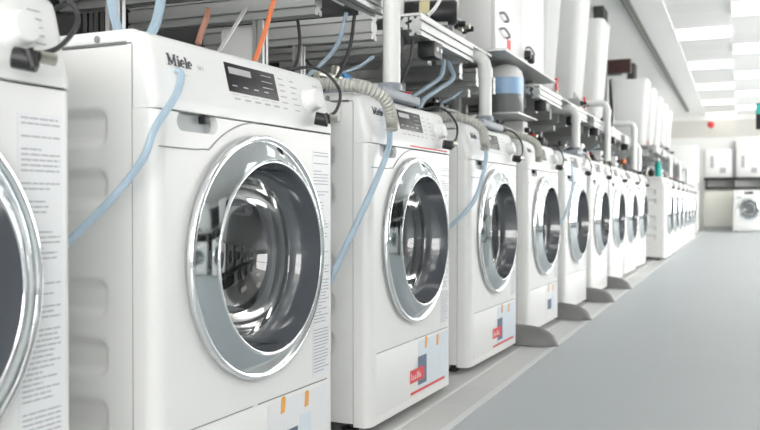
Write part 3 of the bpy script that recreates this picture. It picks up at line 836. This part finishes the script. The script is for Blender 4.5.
# grey outlet ducts on the floor between machines
def duct():
    b = MB(); n = 14; L = []; m = 16
    for i in range(n+1):
        t = i/n; x = -.16+.295*t
        hgt = .082*(1 if t < .55 else math.sqrt(max(0, 1-((t-.55)/.45)**2))*.96+.04*(1-t)); wid = .058*(1 if t < .6 else math.sqrt(max(.02, 1-((t-.6)/.42)**2)))
        L.append([(x, wid*math.cos(PI*k/m), max(.002, hgt*math.sin(PI*k/m))) for k in range(m+1)])
    vs = [p for r_ in L for p in r_]; fs = []
    for i in range(n):
        for k in range(m): a = i*(m+1)+k; fs.append((a, a+1, a+m+2, a+m+1))
    fs.append(tuple(range(m+1)))
    return b.add(vs, fs)
dm_ = duct().mesh('floor_duct', 50); dm_.materials.append(M['grey_pipe'])
for n_, i in enumerate((3, 4, 5, 6)):
    x, c = row[i]; o = bpy.data.objects.new('floor_duct', dm_); COL.objects.link(o); o.location = (x+.02, c+PITCH/2-.02, 0)
    tag(o, 'rounded grey floor duct sticking out between the %s and the next one' % mac(i), 'duct', 'grey floor ducts')

# ------------------------------------------------------------------ the facing row, seen only mirrored in the chrome doors
for n_ in range(6):
    o = copy_tree(wm); o.location = (1.72, -1.3+PITCH*n_, 0); o.rotation_euler.z = PI
    tag(o, 'white washing machine of the facing row, %s of six, only mirrored in the chrome doors' % ['first', 'second', 'third', 'fourth', 'fifth', 'sixth'][n_], 'washing machine', 'facing row of washing machines')
    o = copy_tree(fr0)
    for ch in children(o):
        if ch.name.startswith('dark_backing'): ch.scale.z = 1.45  # backing stretched so the chrome mirrors a taller dark area
    o.location = (1.72, -1.3+PITCH*n_, 0); o.rotation_euler.z = PI
    tag(o, 'aluminium frame of the facing row, %s of six, only mirrored in the chrome doors' % ['first', 'second', 'third', 'fourth', 'fifth', 'sixth'][n_], 'frame', 'frames over the facing row')
for n_ in range(4):
    o = copy_tree(h0); o.location = (1.72+.35, -1.0+PITCH*n_, 1.1835); o.rotation_euler.z = PI
    tag(o, 'milky hopper of the facing row, %s of four, only mirrored in the chrome doors' % ['first', 'second', 'third', 'fourth'][n_], 'hopper', 'hoppers over the facing row')
# ------------------------------------------------------------------ far end of the room
o = copy_tree(wm); o.location = (.17, 19.55, 0); o.rotation_euler.z = -PI/2
tag(o, 'small-looking white washing machine by the far wall facing the camera', 'washing machine', 'row of washing machines')
del o['group']
r = empty('wall_shelf', (-.73, YB, 1.0)); tag(r, 'black shelf across the far wall under the white boards', 'shelf')
MB().box(0, 1.9, -.36, 0, .10, .16, .004).build('shelf_board', M['black'], r)
MB().box(.02, 1.88, -.30, -.27, -.10, -.04).build('front_rail', M['dark_post'], r)
for xx in (.05, .60, 1.2, 1.85): MB().box(xx-.02, xx+.02, -.34, 0, -.10, .10).build('bracket', M['dark_post'], r)
for n_, (a, c) in enumerate(((-.71, -.16), (-.08, .50))):
    r = empty('wall_board', ((a+c)/2, YB, 1.18)); w = (c-a)/2
    tag(r, 'white board above the black shelf on the far wall, %s of the dark divider' % ('left' if n_ == 0 else 'right'), 'board', 'white boards on the far wall')
    MB().box(-w, w, -.10, 0, -.02, .60, .004).build('board', M['label_white'], r)
    MB().box(-w+.10, -w+.17, -.104, -.10, .20, .46).build('print', M['grey_mid'], r)
    MB().box(-w+.30, -w+.42, -.104, -.10, .08, .20).build('print', M['grey_mid'], r)
tag(MB().box(-.135, -.10, YB-.12, YB, 1.16, 1.95).build('divider_post', M['alu_dark']), 'narrow dark post between the white boards on the far wall', 'post')
r = empty('cream_cupboard', (-.44, YB, 0)); tag(r, 'cream cupboard under the black shelf at the far wall', 'cupboard')
MB().box(-.29, .29, -.34, 0, .10, .86, .004).build('body', M['cream'], r)
MB().box(-.27, .27, -.352, -.34, .14, .84, .003).build('door', M['cream'], r)
MB().box(-.29, .29, -.31, 0, 0, .10).build('plinth', M['grey_mid'], r)
r = empty('tall_locker', (-.98, 18.2, 0)); tag(r, 'tall pale grey locker at the far end of the machine row', 'locker')
MB().box(-.25, .20, -.3, .3, .03, 1.72, .006).build('body', M['plastic_white'], r)
MB().box(.20, .215, -.28, .28, .06, 1.69, .004).build('door', M['plastic_white'], r)
MB().box(.215, .23, -.24, -.22, .85, 1.0, .003).build('handle', M['alu_dark'], r)
MB().box(-.24, .18, -.28, .28, 0, .03).build('plinth', M['grey_mid'], r)
r = empty('mounted_fire_alarm', (-.60, YB-.03, 2.34)); tag(r, 'round red fire alarm high on the far wall', 'fire alarm')
MB().lathe([(0, -.07), (.05, -.07), (.085, -.05), (.095, 0)], (0, 0, 0), 'y', 28).build('bell', M['red'], r)
MB().lathe([(0, -.085), (.02, -.085), (.022, -.07)], (0, 0, 0), 'y', 16).build('boss', M['black'], r); r.scale = (.75, 1, .75)
r = empty('hanging_screen', (.34, 11.3, ZC)); tag(r, 'dark hanging screen with a teal edge cut by the right border', 'screen')
MB().box(-.02, .02, -.02, .02, -.78, 0).build('hanger', M['dark_post'], r)
MB().box(-.17, .17, -.03, .03, -1.08, -.77, .006).build('casing', M['black'], r)
MB().box(-.165, -.10, -.034, -.03, -.90, -.78).build('teal_edge', M['teal'], r)

# ------------------------------------------------------------------ light, camera, view
w = bpy.data.worlds.new('fill_daylight'); scene.world = w; w.use_nodes = True
bg = w.node_tree.nodes['Background']; bg.inputs[0].default_value = (1, .985, .965, 1); bg.inputs[1].default_value = 9.0  # strong world light acts as fill through the added openings
cam = bpy.data.cameras.new('camera'); co = bpy.data.objects.new('camera', cam); COL.objects.link(co)
cam.sensor_width = 36; cam.lens = 36*870/760; cam.clip_start = .02
yaw = math.atan(360/870); pitch = math.atan(-11/870)
co.location = (0, 0, .584); co.rotation_euler = (PI/2+pitch, 0, yaw)
cam.dof.use_dof = True; cam.dof.focus_distance = 1.95; cam.dof.aperture_fstop = 5.6
scene.camera = co
vs = scene.view_settings; vs.view_transform = 'Standard'; vs.look = 'None'; vs.gamma = 1; vs.use_curve_mapping = False
vs.exposure = -0.35
cy = scene.cycles
cy.use_denoising = True; cy.max_bounces = 10; cy.transparent_max_bounces = 16; cy.diffuse_bounces = 5; cy.glossy_bounces = 5
cy.caustics_reflective = False; cy.caustics_refractive = False; cy.sample_clamp_indirect = 8
